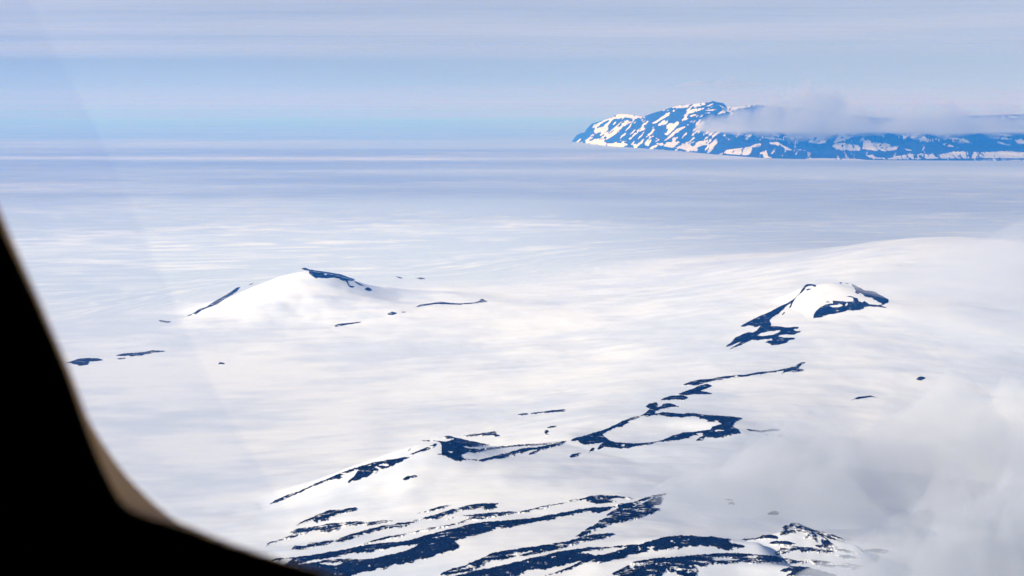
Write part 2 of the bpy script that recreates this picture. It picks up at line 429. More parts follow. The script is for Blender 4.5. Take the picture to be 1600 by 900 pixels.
# --- rock outcrops on the open snow: things of their own
def outcrop(polys, holes, label, mat=None, rough=.16, name='rock_outcrop', **kw):
    return rock(name, polys, holes, mat or ROCK, None, rough, label=label, cat='rock outcrop', group=GO, **kw)
outcrop([P(ZB, [(1000, 521), (1100, 502), (1200, 473), (1300, 448), (1400, 418), (1500, 398), (1600, 393)]) + P(ZC, [(440, 653), (540, 633), (640, 603), (710, 590), (640, 634), (560, 657), (470, 677), (400, 702), (330, 737), (300, 737), (350, 705), (440, 677), (330, 688), (250, 715), (200, 742), (230, 705), (180, 713), (150, 755), (120, 745), (40, 772), (0, 782)]) + P(ZB, [(1120, 517), (1020, 537)])], (),
        'dark branching rock strip joining the broken summit to the crater', rough=.13)
outcrop([P(ZB, [(1060, 405), (1200, 390), (1300, 378), (1450, 364), (1600, 357)]) + P(ZC, [(540, 613), (540, 630), (400, 640), (220, 647)]) + P(ZB, [(1450, 380), (1300, 393), (1150, 410), (1060, 418)])], (),
        'thread-thin rock line running from the broken summit above a branching strip', rough=.08)
outcrop([P(ZB, [(190, 725), (240, 700), (300, 690), (360, 690), (330, 714), (270, 720), (240, 737), (200, 747)])], (),
        'small dark rock lying alone on the snow slope below the broken summit', rough=.10)
outcrop([P(ZB, [(800, 277), (900, 263), (1000, 253), (1100, 238), (1160, 223), (1160, 255), (1215, 275), (1160, 283), (1130, 264), (1000, 275), (880, 283)])], (),
        'short wedge-ended rock streak just behind the broken summit', rough=.08)
outcrop([P(ZC, [(165, 318), (300, 306), (420, 289), (480, 287), (560, 276), (690, 265), (690, 284), (600, 297), (480, 304), (360, 309), (230, 329)])], (),
        'thin level rock line alone on the open snow behind the crater strip', rough=.10)
outcrop([P(ZC, [(480, 458), (550, 438), (610, 433), (560, 457), (500, 467)]), P(ZC, [(468, 492), (500, 478), (517, 500), (492, 520), (532, 540), (500, 540), (473, 515)])], (),
        'tiny hook-shaped rock between the thin level line and the branching strip', rough=.05)
outcrop([P(ZC, [(710, 772), (760, 738), (855, 712), (820, 744), (760, 769)])], (),
        'small slanting rock sliver just below the left end of the crater', rough=.06)
outcrop([P(ZD, [(160, 430), (200, 405), (265, 390), (270, 420), (240, 445), (300, 430), (320, 410), (370, 400), (420, 415), (480, 438), (400, 438), (330, 445), (260, 465), (210, 475), (180, 500), (150, 510), (200, 450)])], (),
        'forked dark rock knob touching the far rim of the crater', ROCK_CLEAN, .12)
outcrop([P(ZD, [(280, 382), (340, 350), (400, 335), (500, 330), (545, 352), (500, 368), (420, 365), (340, 370)])], (),
        'leaf-shaped rock second in the chain behind the crater', ROCK_CLEAN, .10)
outcrop([P(ZD, [(450, 318), (520, 295), (600, 265), (660, 240), (720, 230), (760, 245), (700, 272), (640, 290), (700, 300), (780, 315), (650, 322), (540, 325)])], (),
        'Z-shaped rock in the middle of the chain behind the crater', ROCK_CLEAN, .10)
outcrop([P(ZD, [(490, 240), (550, 210), (640, 190), (720, 190), (820, 168), (960, 152), (1060, 147), (1180, 123), (1300, 113), (1400, 95), (1500, 70), (1540, 43), (1600, 28), (1548, 62), (1520, 85), (1590, 105), (1500, 125), (1440, 120), (1370, 140), (1400, 110), (1300, 127), (1180, 143), (1060, 163), (960, 168), (850, 187), (720, 210), (620, 245), (560, 235), (500, 245)])], (),
        'long snaking rock line ending in a forked tip, farthest of the chain behind the crater', rough=.10)
outcrop([P(ZD, [(1030, 626), (1120, 638), (1200, 646), (1300, 632), (1400, 635), (1300, 653), (1200, 658), (1100, 650)]), P(ZD, [(1200, 678), (1270, 678), (1240, 690)]), P(ZD, [(1340, 697), (1390, 673), (1370, 702)])], (),
        'faint thin rock tail trailing away from the blunt end of the crater', rough=.06)
outcrop([P(Z7, [(1148, 88), (1168, 74), (1192, 81), (1172, 92)])], (), 'tiny lone rock far up the plain snow slope towards the cloud', rough=.05)
outcrop([P(Z7, [(863, 181), (910, 161), (960, 156), (1005, 165), (960, 162), (910, 169)])], (), 'thin arched rock line lower on the plain snow slope', rough=.04)
outcrop([P(ZH, [(910, 264), (960, 233), (1010, 222), (1057, 235), (1040, 257), (980, 264)])], (), 'grey lens-shaped rock just above the speckled mound', rough=.06)
outcrop([P(ZH, [(455, 103), (540, 103), (635, 105), (560, 115)]), P(ZH, [(508, 152), (550, 130), (612, 147), (560, 160)])], (), 'pair of faint rock dashes half veiled by the low cloud', rough=.05)

# --- foreground rock bands
outcrop([P(ZE, [(340, 395), (450, 350), (560, 300), (660, 255), (770, 220), (900, 205), (1050, 190), (1030, 230), (930, 240), (830, 265), (770, 290), (740, 335), (690, 325), (640, 320), (640, 355), (580, 330), (520, 340), (440, 365)])], (),
        'wedge of dark rock highest on the near snow slope, beside the window edge', ROCK, .26)
outcrop([P(ZE, [(320, 460), (400, 415), (480, 400), (560, 400), (680, 375), (820, 350), (1040, 338), (1200, 342), (1350, 325), (1460, 320), (1350, 350), (1200, 375), (1100, 365), (1000, 380), (890, 380), (850, 420), (760, 450), (690, 455), (660, 430), (560, 435), (520, 460), (430, 490), (340, 505), (220, 540), (80, 588), (140, 550), (250, 520), (340, 490), (390, 460)])], (),
        'ragged speckled rock band directly under the topmost wedge on the near slope', ROCK_DUSTED, .24)
outcrop([P(ZE, [(360, 635), (400, 590), (520, 590), (560, 560), (700, 545), (850, 515), (1000, 460), (1150, 425), (1300, 385), (1450, 365)]) + P(ZF, [(0, 355), (130, 340), (300, 290), (450, 250), (600, 205), (720, 170), (850, 155), (1060, 140), (1050, 185), (960, 210), (870, 190), (780, 210), (640, 225), (520, 265), (420, 300), (330, 310), (250, 310), (100, 380), (0, 395)]) + P(ZE, [(1380, 405), (1250, 450), (1080, 480), (900, 540), (780, 555), (700, 575), (620, 590), (520, 610), (480, 635)])], (),
        'long frayed rock band with a square dark upper end, third down the near slope', ROCK, .26)
outcrop([P(ZF, [(50, 284), (150, 258), (300, 228), (430, 188), (570, 153), (450, 207), (350, 227), (250, 247), (130, 267)])], (),
        'narrow pencil-like rock streak lying above the long frayed band', ROCK, .15)
outcrop([P(ZE, [(1040, 590), (1200, 537), (1400, 486)]) + P(ZF, [(0, 472), (150, 448), (330, 403), (480, 383), (640, 348), (760, 300), (680, 275), (600, 285), (480, 330), (600, 275), (720, 265), (870, 258), (1000, 243), (1180, 233), (1300, 228), (1450, 193), (1600, 158), (1600, 175), (1450, 212), (1350, 234), (1250, 245), (1150, 265), (1000, 285), (920, 300), (830, 320), (760, 310), (680, 345), (560, 380), (400, 415), (330, 422), (200, 444), (0, 497)]) + P(ZE, [(1300, 530), (1200, 555), (1080, 590)])], (),
        'thin broken rock band running just above the broadest band', ROCK_DUSTED, .22)
outcrop([P(ZE, [(150, 745), (230, 715), (400, 705), (650, 675), (880, 635), (1050, 600), (1200, 575), (1400, 555)]) + P(ZF, [(0, 553), (150, 523), (300, 480), (450, 440), (600, 405), (740, 370), (860, 345), (1050, 330), (1200, 320), (1400, 300)]) + P(ZG, [(0, 295), (150, 260), (300, 235), (420, 210), (570, 190), (700, 185), (830, 175), (780, 190), (700, 215), (650, 240), (600, 240), (520, 230), (430, 250), (330, 265), (200, 295), (100, 325), (0, 335)]) + P(ZF, [(1400, 345), (1200, 385), (1050, 405), (870, 455), (700, 505), (590, 535), (650, 580), (640, 620), (560, 645), (470, 670), (350, 700), (200, 745), (80, 775), (0, 785)]) + P(ZE, [(1450, 775), (1330, 825), (1200, 850), (1060, 865), (980, 900), (900, 960), (600, 960), (400, 880), (240, 820), (330, 770), (370, 725), (300, 715), (240, 740)])],
        [P(ZE, [(380, 795), (480, 768), (560, 747), (700, 727), (850, 692), (1000, 657), (1080, 655), (1150, 657), (1300, 622), (1450, 600)]) + P(ZF, [(0, 600), (130, 590), (230, 570), (180, 605), (90, 645), (0, 665)]) + P(ZE, [(1400, 680), (1250, 715), (1080, 738), (950, 722), (750, 735), (560, 768)]), P(ZE, [(650, 770), (800, 768), (920, 757), (860, 790), (750, 792)]), P(ZF, [(340, 515), (450, 485), (560, 465), (550, 478), (440, 500)]), P(ZE, [(1160, 790), (1190, 785), (1200, 805), (1170, 805)])],
        'broadest and longest dark rock band, sweeping up from the window corner across the near slope', ROCK_CLEAN, .16, step=.6)
outcrop([P(ZG, [(0, 190), (120, 165), (280, 135), (370, 105), (460, 95), (560, 70), (680, 60), (820, 65), (1040, 98), (860, 90), (740, 100), (820, 125), (700, 140), (600, 145), (530, 130), (500, 105), (380, 112), (260, 150), (120, 175), (0, 205)])], (),
        'slim rock band with a humped end, uppermost right of the broadest band', ROCK, .12)
outcrop([P(ZG, [(360, 500), (440, 465), (500, 415), (600, 365), (640, 330), (740, 290), (850, 235), (690, 287), (760, 235), (850, 190), (820, 150), (980, 142), (1080, 100), (1200, 65), (1340, 38), (1290, 90), (1290, 150), (1180, 190), (1290, 200), (1180, 250), (1080, 290), (960, 320), (860, 345), (760, 370), (640, 410), (560, 440), (490, 480), (420, 497)])],
        [P(ZG, [(960, 185), (1060, 140), (1190, 80), (1200, 95), (1100, 140), (1000, 187)])],
        'slanting rock spur fading upward into the low grey cloud', ROCK, .20)
outcrop([P(ZF, [(430, 890), (560, 830), (700, 795), (900, 715), (1000, 665), (1150, 640), (1300, 615)]) + P(ZG, [(0, 595), (150, 568), (300, 545), (420, 510), (550, 480), (700, 460), (780, 456), (802, 470), (720, 500), (620, 525), (460, 547), (400, 575), (250, 612), (100, 647), (0, 665)]) + P(ZF, [(1300, 695), (1130, 730), (1000, 740), (880, 800), (760, 850), (620, 870), (560, 890)])],
        [P(ZF, [(1150, 680), (1300, 655), (1450, 640), (1400, 660), (1250, 690)])],
        'round-ended rock band lying just below the slanting spur', ROCK, .22)
outcrop([P(ZF, [(570, 915), (700, 880), (850, 840), (1000, 815), (1200, 765), (1400, 715)]) + P(ZG, [(0, 705), (200, 655), (400, 620), (600, 600), (680, 605), (850, 590), (1000, 578), (1090, 570), (1200, 530), (1300, 500), (1430, 485), (1600, 480)]) + P(ZH, [(130, 480), (230, 492), (350, 490), (450, 505), (540, 516), (680, 518), (800, 510), (860, 485), (950, 468), (1060, 500), (940, 507), (800, 522), (650, 530), (520, 524), (440, 525), (560, 560), (720, 600), (620, 610), (540, 630), (480, 630), (440, 610), (330, 590), (260, 575), (180, 585), (80, 600), (0, 615)]) + P(ZG, [(1450, 600), (1350, 625), (1230, 635), (1180, 620), (1130, 650), (1060, 665), (940, 690), (850, 720), (760, 740), (640, 760), (560, 750), (460, 770), (380, 810), (250, 860), (100, 900), (60, 900), (200, 860), (350, 800), (460, 745), (300, 785), (200, 815), (60, 830)]) + P(ZF, [(1480, 830), (1360, 850), (1270, 890), (1200, 940), (700, 940)])],
        [P(ZG, [(420, 665), (560, 630), (700, 620), (960, 592), (820, 640), (700, 680), (600, 690), (520, 665)]), P(ZG, [(1130, 605), (1190, 585), (1240, 595), (1180, 620)]), P(ZG, [(1000, 640), (1070, 622), (1060, 642)]), P(ZF, [(1430, 778), (1520, 745), (1500, 768)])],
        'wavy rock band arching over a white hump to the speckled mound', ROCK_CLEAN, .20, step=.6)
outcrop([P(ZG, [(760, 885), (850, 840), (930, 800), (1000, 760), (1150, 730), (1300, 715), (1450, 700)]) + P(ZH, [(0, 708), (130, 685), (350, 673), (480, 666), (700, 670), (850, 683), (980, 693), (1080, 713), (1150, 730), (1250, 750), (1200, 765), (1100, 765), (960, 770), (800, 770), (700, 757), (600, 757), (480, 768), (400, 783), (240, 803), (150, 775), (220, 865), (180, 900), (100, 940), (0, 950)]) + P(ZG, [(1200, 950), (900, 930), (840, 890)])],
        [P(ZH, [(330, 715), (480, 700), (560, 715), (640, 735), (520, 747), (380, 742)]), P(ZH, [(680, 700), (760, 690), (850, 697), (800, 710), (720, 712)]), P(ZG, [(960, 790), (1010, 780), (990, 830), (960, 825)]), P(ZG, [(1180, 905), (1260, 860), (1240, 890)]), P(ZG, [(1290, 905), (1340, 845), (1420, 870), (1520, 900), (1500, 940), (1300, 940)])],
        'lowest broken rock mass under the wavy band, marked by white gullies', ROCK, .22, step=.6)
mound = HO['mound']
rock('mound_rock', [P(ZI, [(130, 400), (180, 375), (230, 380), (220, 352), (270, 345), (340, 360), (400, 390), (470, 420), (600, 450), (700, 480), (805, 520), (760, 530), (680, 520), (600, 500), (640, 540), (700, 590), (740, 620), (850, 640), (950, 665), (850, 667), (740, 650), (640, 645), (560, 610), (480, 590), (560, 580), (500, 530), (440, 505), (360, 505), (420, 480), (370, 450), (260, 445), (180, 465), (100, 470), (140, 440), (190, 420)])],
     [P(ZI, [(240, 375), (300, 365), (340, 375), (280, 385)])], ROCK_DUSTED, mound, .26)
outcrop([P(ZI, [(0, 560), (80, 540), (180, 540), (280, 560), (350, 572), (270, 572), (200, 570), (330, 600), (460, 610), (600, 620), (700, 650), (640, 662), (480, 652), (360, 645), (240, 640), (160, 680), (90, 690), (60, 670), (130, 620), (110, 600), (180, 585), (100, 574), (20, 577)])], (),
        'speckled rock patch with a solid dark bar, at the foot of the mound', ROCK_DUSTED, .28)
outcrop([P(ZI, [(930, 643), (1060, 628), (1150, 618), (1290, 640), (1200, 664), (1080, 664)])], (),
        'faint speckled rock streak farthest out from the mound, fading into the grey cloud', ROCK_DUSTED, .22)
outcrop([P(ZI, [(650, 678), (760, 683), (880, 698), (990, 730), (880, 722), (760, 704)])], (),
        'thin slanting rock thread on the white snow just right of the mound', ROCK_DUSTED, .15)
outcrop([P(ZI, [(160, 765), (170, 720), (300, 748), (420, 728), (540, 738), (680, 763), (820, 775), (1000, 800), (900, 832), (780, 807), (640, 797), (520, 792), (430, 757), (300, 778)])], (),
        'dusty dotted rock strip running level below the mound towards the cloud', ROCK_DUSTED, .30)
outcrop([P(ZI, [(105, 850), (180, 830), (240, 806), (320, 803), (420, 818), (520, 843), (620, 865), (700, 890), (740, 930), (500, 940), (460, 880), (360, 887), (280, 902), (180, 905), (240, 870), (250, 850), (180, 847)])], (),
        'dark humped rock at the very bottom, half under the grey cloud', ROCK_CLEAN, .18)

# --- right hill
rh = HO['right']
rock('rock_wing', [P(ZJ, [(360, 802), (500, 723), (650, 648), (800, 588), (950, 508), (1100, 437), (1200, 377), (1290, 287), (1340, 207), (1390, 147), (1430, 136), (1550, 151), (1540, 179), (1440, 162), (1400, 184), (1340, 254), (1250, 345), (1200, 405), (1160, 500), (1120, 520), (1165, 435), (1080, 490), (980, 590), (860, 660), (820, 720), (850, 770)]) + P(ZK, [(840, 400), (940, 400), (1060, 415), (1170, 415), (1280, 408), (1270, 437), (1180, 445), (1240, 480), (1350, 468), (1260, 502), (1200, 530), (1100, 525), (970, 545), (960, 565), (1050, 580), (1220, 580), (1210, 602), (1110, 620), (1090, 660), (1000, 680), (850, 697), (840, 672), (750, 652), (800, 630), (870, 620), (860, 597), (750, 602), (640, 612), (560, 602), (480, 642), (380, 687), (280, 727), (165, 774), (260, 718), (350, 668), (390, 620), (300, 662), (240, 692), (150, 722), (138, 712), (220, 658), (290, 578), (400, 528), (500, 488), (560, 500), (620, 470), (690, 385), (600, 412), (560, 387), (480, 387), (430, 412)])],
     [P(ZK, [(620, 540), (700, 505), (800, 475), (900, 460), (1010, 462), (960, 505), (850, 540), (700, 555)])], ROCK_CLEAN, rh, .09, step=.4, label='swept-back wing of dark rock with a white lens-shaped hole')
rock('rock_wing', [P(ZL, [(210, 767), (215, 720), (250, 660), (320, 600), (400, 563), (440, 550), (520, 545), (510, 500), (560, 508), (680, 513), (830, 513), (840, 470), (780, 442), (700, 437), (790, 426), (870, 453), (900, 460), (910, 510), (980, 530), (1000, 500), (1060, 540), (1090, 560), (1180, 562), (1220, 570), (1300, 560), (1200, 502), (1120, 452), (1020, 437), (950, 372), (900, 400), (860, 372), (870, 330), (830, 282), (800, 243), (840, 248), (900, 283), (960, 308), (1000, 338), (1100, 348), (1180, 368), (1240, 408), (1330, 448), (1390, 488), (1370, 532), (1320, 552), (1270, 580), (1330, 598), (1390, 612), (1320, 612), (1200, 592), (1130, 587), (1060, 592), (1000, 602), (1000, 622), (920, 640), (830, 647), (740, 642), (640, 682), (540, 707), (400, 727), (300, 767)]), P(ZL, [(600, 203), (660, 221), (640, 238)]), P(ZL, [(700, 218), (765, 225), (730, 238)])],
     [P(ZL, [(440, 575), (520, 570), (640, 555), (680, 580), (600, 605), (510, 605)]), P(ZL, [(690, 585), (735, 525), (748, 560), (720, 587)])], ROCK_CLEAN, rh, .09, step=.4, label='blunt snout of dark rock with a white slit, trailing along the crest')
rock('rock_fleck', [P(ZJ, [(1375, 232), (1430, 212), (1498, 208), (1420, 242)])], (), ROCK, rh, .04, step=.4)
rock('rock_fleck', [P(ZJ, [(998, 628), (1050, 577), (1075, 572), (1030, 624)])], (), ROCK, rh, .04, step=.4)
rock('rock_fleck', [P(ZL, [(390, 528), (430, 502), (485, 525)])], (), ROCK, rh, .04, step=.4)
# --- left hill
lh = HO['left']
rock('rock_cap', [P(ZM, [(295, 202), (370, 183), (430, 211), (550, 230), (700, 250), (820, 270), (940, 290), (1050, 335), (1140, 362), (1140, 387), (1040, 387), (1030, 402), (1070, 470), (1110, 468), (1155, 473), (1100, 497), (1060, 487), (1005, 402), (940, 377), (890, 352), (800, 332), (720, 347), (600, 342), (530, 347), (480, 312), (430, 282), (430, 237), (350, 217)]), P(ZM, [(1130, 387), (1200, 421), (1285, 465), (1250, 469), (1180, 437)]), P(ZM, [(1290, 520), (1350, 487), (1412, 530), (1360, 553)])],
     [P(ZM, [(640, 275), (690, 275), (720, 300), (680, 300)])], ROCK_CLEAN, lh, .06, step=.4)
rock('crest_rock', [P(ZN, [(395, 474), (480, 418), (560, 392), (600, 362), (680, 315), (740, 280), (800, 245), (860, 200), (905, 186), (860, 243), (800, 280), (740, 316), (680, 360), (600, 395), (520, 424), (440, 469)]), P(ZN, [(965, 174), (1055, 140), (1015, 168)]), P(ZN, [(325, 498), (405, 467), (390, 489)])], (), ROCK, lh, .07, step=.4)
outcrop([P(ZN, [(47, 536), (110, 542), (205, 553), (140, 563), (70, 553)])], (), 'thin rock sliver at the foot of the pointed snow hill', rough=.04, step=.4)
outcrop([P(ZO, [(105, 522), (160, 493), (280, 482), (405, 468), (280, 495), (180, 509)])], (), 'thin slanting rock line below the pointed snow hill, nearest of its line', rough=.05, step=.4)
outcrop([P(ZO, [(592, 407), (640, 383), (692, 395), (650, 414)]), P(ZO, [(708, 387), (792, 380), (740, 392)])], (), 'small rock knob with a dash beside it, middle of the line below the pointed hill', rough=.05, step=.4)
outcrop([P(ZO, [(832, 348), (900, 320), (980, 311), (1080, 294), (1150, 306), (1250, 310), (1360, 303), (1420, 291), (1440, 268), (1503, 295), (1430, 304), (1350, 314), (1250, 320), (1150, 317), (1060, 315), (970, 324), (900, 335)])], (), 'long thin rock line ending in a small peak, on the snow beyond the pointed hill', rough=.05, step=.4)
outcrop([P(ZO, [(658, 66), (720, 75), (755, 88), (700, 83)])], (), 'faint short rock dash far beyond the pointed hill, with a white drift at its left', rough=.03, step=.4)
outcrop([P(ZO, [(845, 83), (900, 79), (958, 90), (900, 94)])], (), 'faintest level rock dash at the sea ice edge, right of a similar dash', rough=.03, step=.4)
outcrop([P(ZP, [(30, 392), (120, 370), (180, 350), (260, 341), (350, 344), (412, 357), (340, 369), (280, 371), (270, 400), (200, 408), (140, 395), (110, 380)])], (), 'dark oval rock island touching the window frame edge', ROCK_CLEAN, rough=.06, step=.4)
outcrop([P(ZP, [(488, 323), (600, 299), (700, 293), (780, 287), (840, 272), (993, 277), (860, 292), (780, 307), (740, 322), (620, 322)]), P(ZP, [(458, 352), (560, 340), (642, 337), (560, 350)])], (), 'flat stretched rock strip between the oval rock island and the pointed hill', rough=.06, step=.4)
outcrop([P(ZP, [(1428, 397), (1450, 376), (1497, 387), (1480, 397)])], (), 'tiny rock dot on the snow plain below the pointed snow hill', rough=.03, step=.4)

# ----------------------------------------------------------------- far mountain range
ZQ = (885, 150, 10); ZR = (1020, 150, 10); ZS = (1160, 170, 10); ZT = (1300, 170, 10); ZU = (1440, 170, 10)
TOPX = [(894, 220)] + P(ZQ, [(100, 690), (150, 620), (220, 580), (280, 570), (330, 500), (400, 430), (500, 400), (600, 370), (700, 340), (780, 290), (880, 275), (1100, 300), (1200, 325)]) + \
       P(ZR, [(0, 265), (200, 210), (330, 165), (450, 140), (800, 105), (880, 100), (940, 75), (1000, 95), (1100, 110), (1150, 160), (1250, 170), (1600, 140)]) + \
       [(1230, 168), (1300, 176), (1370, 184), (1440, 186), (1520, 181), (1575, 179), (1640, 178), (1720, 188), (1800, 205), (1870, 230), (1900, 249)]
BOTX = [(894, 221.5), (950, 228), (1000, 231.5), (1060, 236), (1130, 242.5), (1200, 247.5), (1300, 249.5), (1400, 250.5), (1600, 251.5), (1900, 253)]
MS = [P(ZQ, q) for q in (
    [(300, 745), (400, 700), (520, 655), (640, 590), (740, 500), (860, 400), (910, 385), (1030, 405), (960, 440), (880, 475), (820, 560), (700, 640), (580, 710), (640, 740), (760, 740), (900, 735), (960, 750), (930, 790), (800, 805), (640, 795), (460, 780)],
    [(440, 470), (500, 420), (620, 370), (700, 340), (690, 360), (560, 410), (500, 490)], [(760, 350), (780, 290), (880, 270), (1100, 295), (1200, 320), (1160, 360), (1000, 345), (900, 330), (800, 355)],
    [(520, 610), (620, 520), (660, 510), (600, 580), (540, 635)], [(420, 545), (470, 530), (450, 565)], [(970, 660), (1020, 640), (1030, 660), (990, 690)], [(1380, 690), (1450, 660), (1440, 690), (1390, 720)],
    [(1320, 430), (1420, 380), (1480, 330), (1600, 260), (1600, 310), (1500, 360), (1400, 420)], [(850, 630), (950, 570), (900, 620)], [(1300, 680), (1390, 600), (1350, 640)], [(1060, 760), (1090, 735), (1070, 770)])]
MS += [P(ZR, q) for q in (
    [(0, 420), (100, 360), (200, 300), (330, 215), (350, 230), (230, 310), (100, 390), (20, 430)], [(330, 165), (450, 145), (600, 125), (800, 100), (830, 130), (740, 160), (640, 165), (550, 180), (440, 190), (360, 185)],
    [(550, 240), (620, 205), (760, 190), (880, 140), (960, 100), (940, 130), (820, 190), (700, 240), (620, 265), (530, 280)], [(570, 310), (700, 265), (690, 295), (590, 330)], [(440, 370), (560, 340), (570, 355), (460, 385)],
    [(1000, 125), (1100, 165), (1150, 160), (1250, 165), (1600, 135), (1590, 160), (1400, 190), (1200, 240), (1100, 270), (1000, 290), (970, 310), (1050, 250), (1120, 215), (1080, 175)], [(280, 450), (390, 425), (340, 470), (300, 490)],
    [(40, 730), (120, 740), (180, 720), (300, 720), (310, 650), (400, 640), (370, 700), (480, 740), (560, 710), (650, 640), (660, 660), (590, 710), (700, 710), (840, 690), (900, 640), (990, 560), (1060, 510), (1130, 430), (1090, 500), (1120, 525), (1000, 600), (920, 670), (860, 760), (780, 770), (660, 820), (520, 845), (420, 820), (250, 800), (100, 770)],
    [(180, 690), (300, 580), (380, 510), (500, 470), (510, 490), (420, 545), (360, 600), (260, 660), (190, 700)], [(30, 700), (60, 660), (110, 680), (60, 710)], [(1300, 540), (1340, 510), (1390, 560), (1360, 575)], [(1370, 600), (1450, 600), (1540, 600), (1450, 625)],
    [(730, 480), (840, 460), (780, 510), (700, 600), (690, 590)], [(800, 225), (980, 200), (1000, 215), (880, 235)], [(800, 265), (900, 255), (890, 275)], [(850, 530), (910, 500), (960, 520), (890, 570)])]
MS += [P(ZS, q) for q in (
    [(-250, 640), (0, 610), (130, 590), (160, 570), (240, 540), (300, 540), (270, 600), (160, 600), (130, 690), (90, 720), (0, 725), (-300, 700)], [(290, 760), (370, 640), (400, 740), (480, 770)], [(330, 440), (500, 455), (680, 470), (690, 490), (500, 490), (340, 460), (250, 500), (320, 410)],
    [(440, 375), (530, 360), (560, 410), (700, 420), (850, 420), (980, 440), (960, 465), (760, 460), (560, 440), (480, 410)], [(420, 520), (560, 520), (650, 580), (780, 650), (680, 640), (600, 580), (430, 550)], [(790, 360), (920, 355), (1000, 365), (880, 385)],
    [(1050, 520), (1110, 370), (1240, 400), (1310, 470), (1330, 520), (1180, 550)], [(590, 720), (720, 730), (640, 742)], [(760, 515), (900, 545), (840, 545)])]
MS += [P(ZT, q) for q in (
    [(0, 590), (40, 540), (200, 530), (260, 560), (380, 560), (440, 600), (440, 650), (300, 655), (120, 640)], [(470, 630), (500, 510), (600, 510), (760, 525), (900, 555), (1040, 600), (1000, 640), (860, 660), (700, 655)], [(20, 540), (60, 470), (130, 380), (210, 390), (240, 440), (340, 430), (250, 470), (100, 520)],
    [(980, 400), (1140, 410), (1300, 380), (1600, 390), (1600, 410), (1400, 400), (1200, 425), (1320, 415), (1330, 440), (1200, 475), (1120, 465), (1020, 430)], [(1330, 490), (1390, 440), (1430, 420), (1480, 465), (1590, 500), (1500, 520), (1380, 505)],
    [(520, 720), (620, 725), (700, 760), (900, 770), (1000, 740), (1250, 710), (1460, 695), (1600, 740), (1600, 778), (1200, 792), (850, 792), (600, 770)], [(1120, 620), (1220, 640), (1290, 660), (1180, 650)], [(-400, 770), (300, 778), (600, 800), (600, 815), (0, 805), (-400, 795)])]
MS += [P(ZU, q) for q in (
    [(0, 480), (40, 430), (90, 470), (190, 505), (60, 515), (0, 500)], [(130, 400), (250, 380), (400, 370), (400, 385), (240, 410), (150, 410)], [(400, 465), (430, 450), (660, 465), (720, 490), (790, 540), (700, 530), (600, 480), (440, 475)], [(560, 365), (600, 360), (640, 395), (600, 390)],
    [(780, 365), (850, 350), (880, 375), (820, 385)], [(920, 370), (1100, 380), (1250, 385), (1430, 415), (1380, 430), (1240, 420), (1180, 400), (1000, 385)], [(1020, 450), (1150, 435), (1280, 450), (1440, 475), (1330, 480), (1200, 465), (1100, 460)],
    [(1450, 490), (1600, 495), (1900, 500), (1900, 540), (1600, 545), (1510, 545), (1480, 510)], [(1160, 520), (1250, 520), (1300, 545), (1460, 575), (1330, 570), (1200, 540)], [(320, 540), (430, 555), (550, 595), (420, 590), (340, 560)], [(200, 465), (290, 470), (280, 490), (210, 480)],
    [(-20, 700), (100, 700), (200, 730), (350, 700), (500, 670), (700, 665), (900, 680), (1100, 675), (1250, 660), (1600, 680), (2200, 690), (2200, 770), (1000, 772), (300, 777), (-20, 775)],
    [(900, 800), (1600, 795), (2200, 795), (2200, 815), (1600, 810), (1000, 812)], [(1340, 110), (1510, 120), (1480, 140), (1360, 130)], [(1280, 200), (1330, 180), (1340, 205)], [(1530, 220), (1600, 200), (1800, 200), (1800, 250), (1550, 250)])]

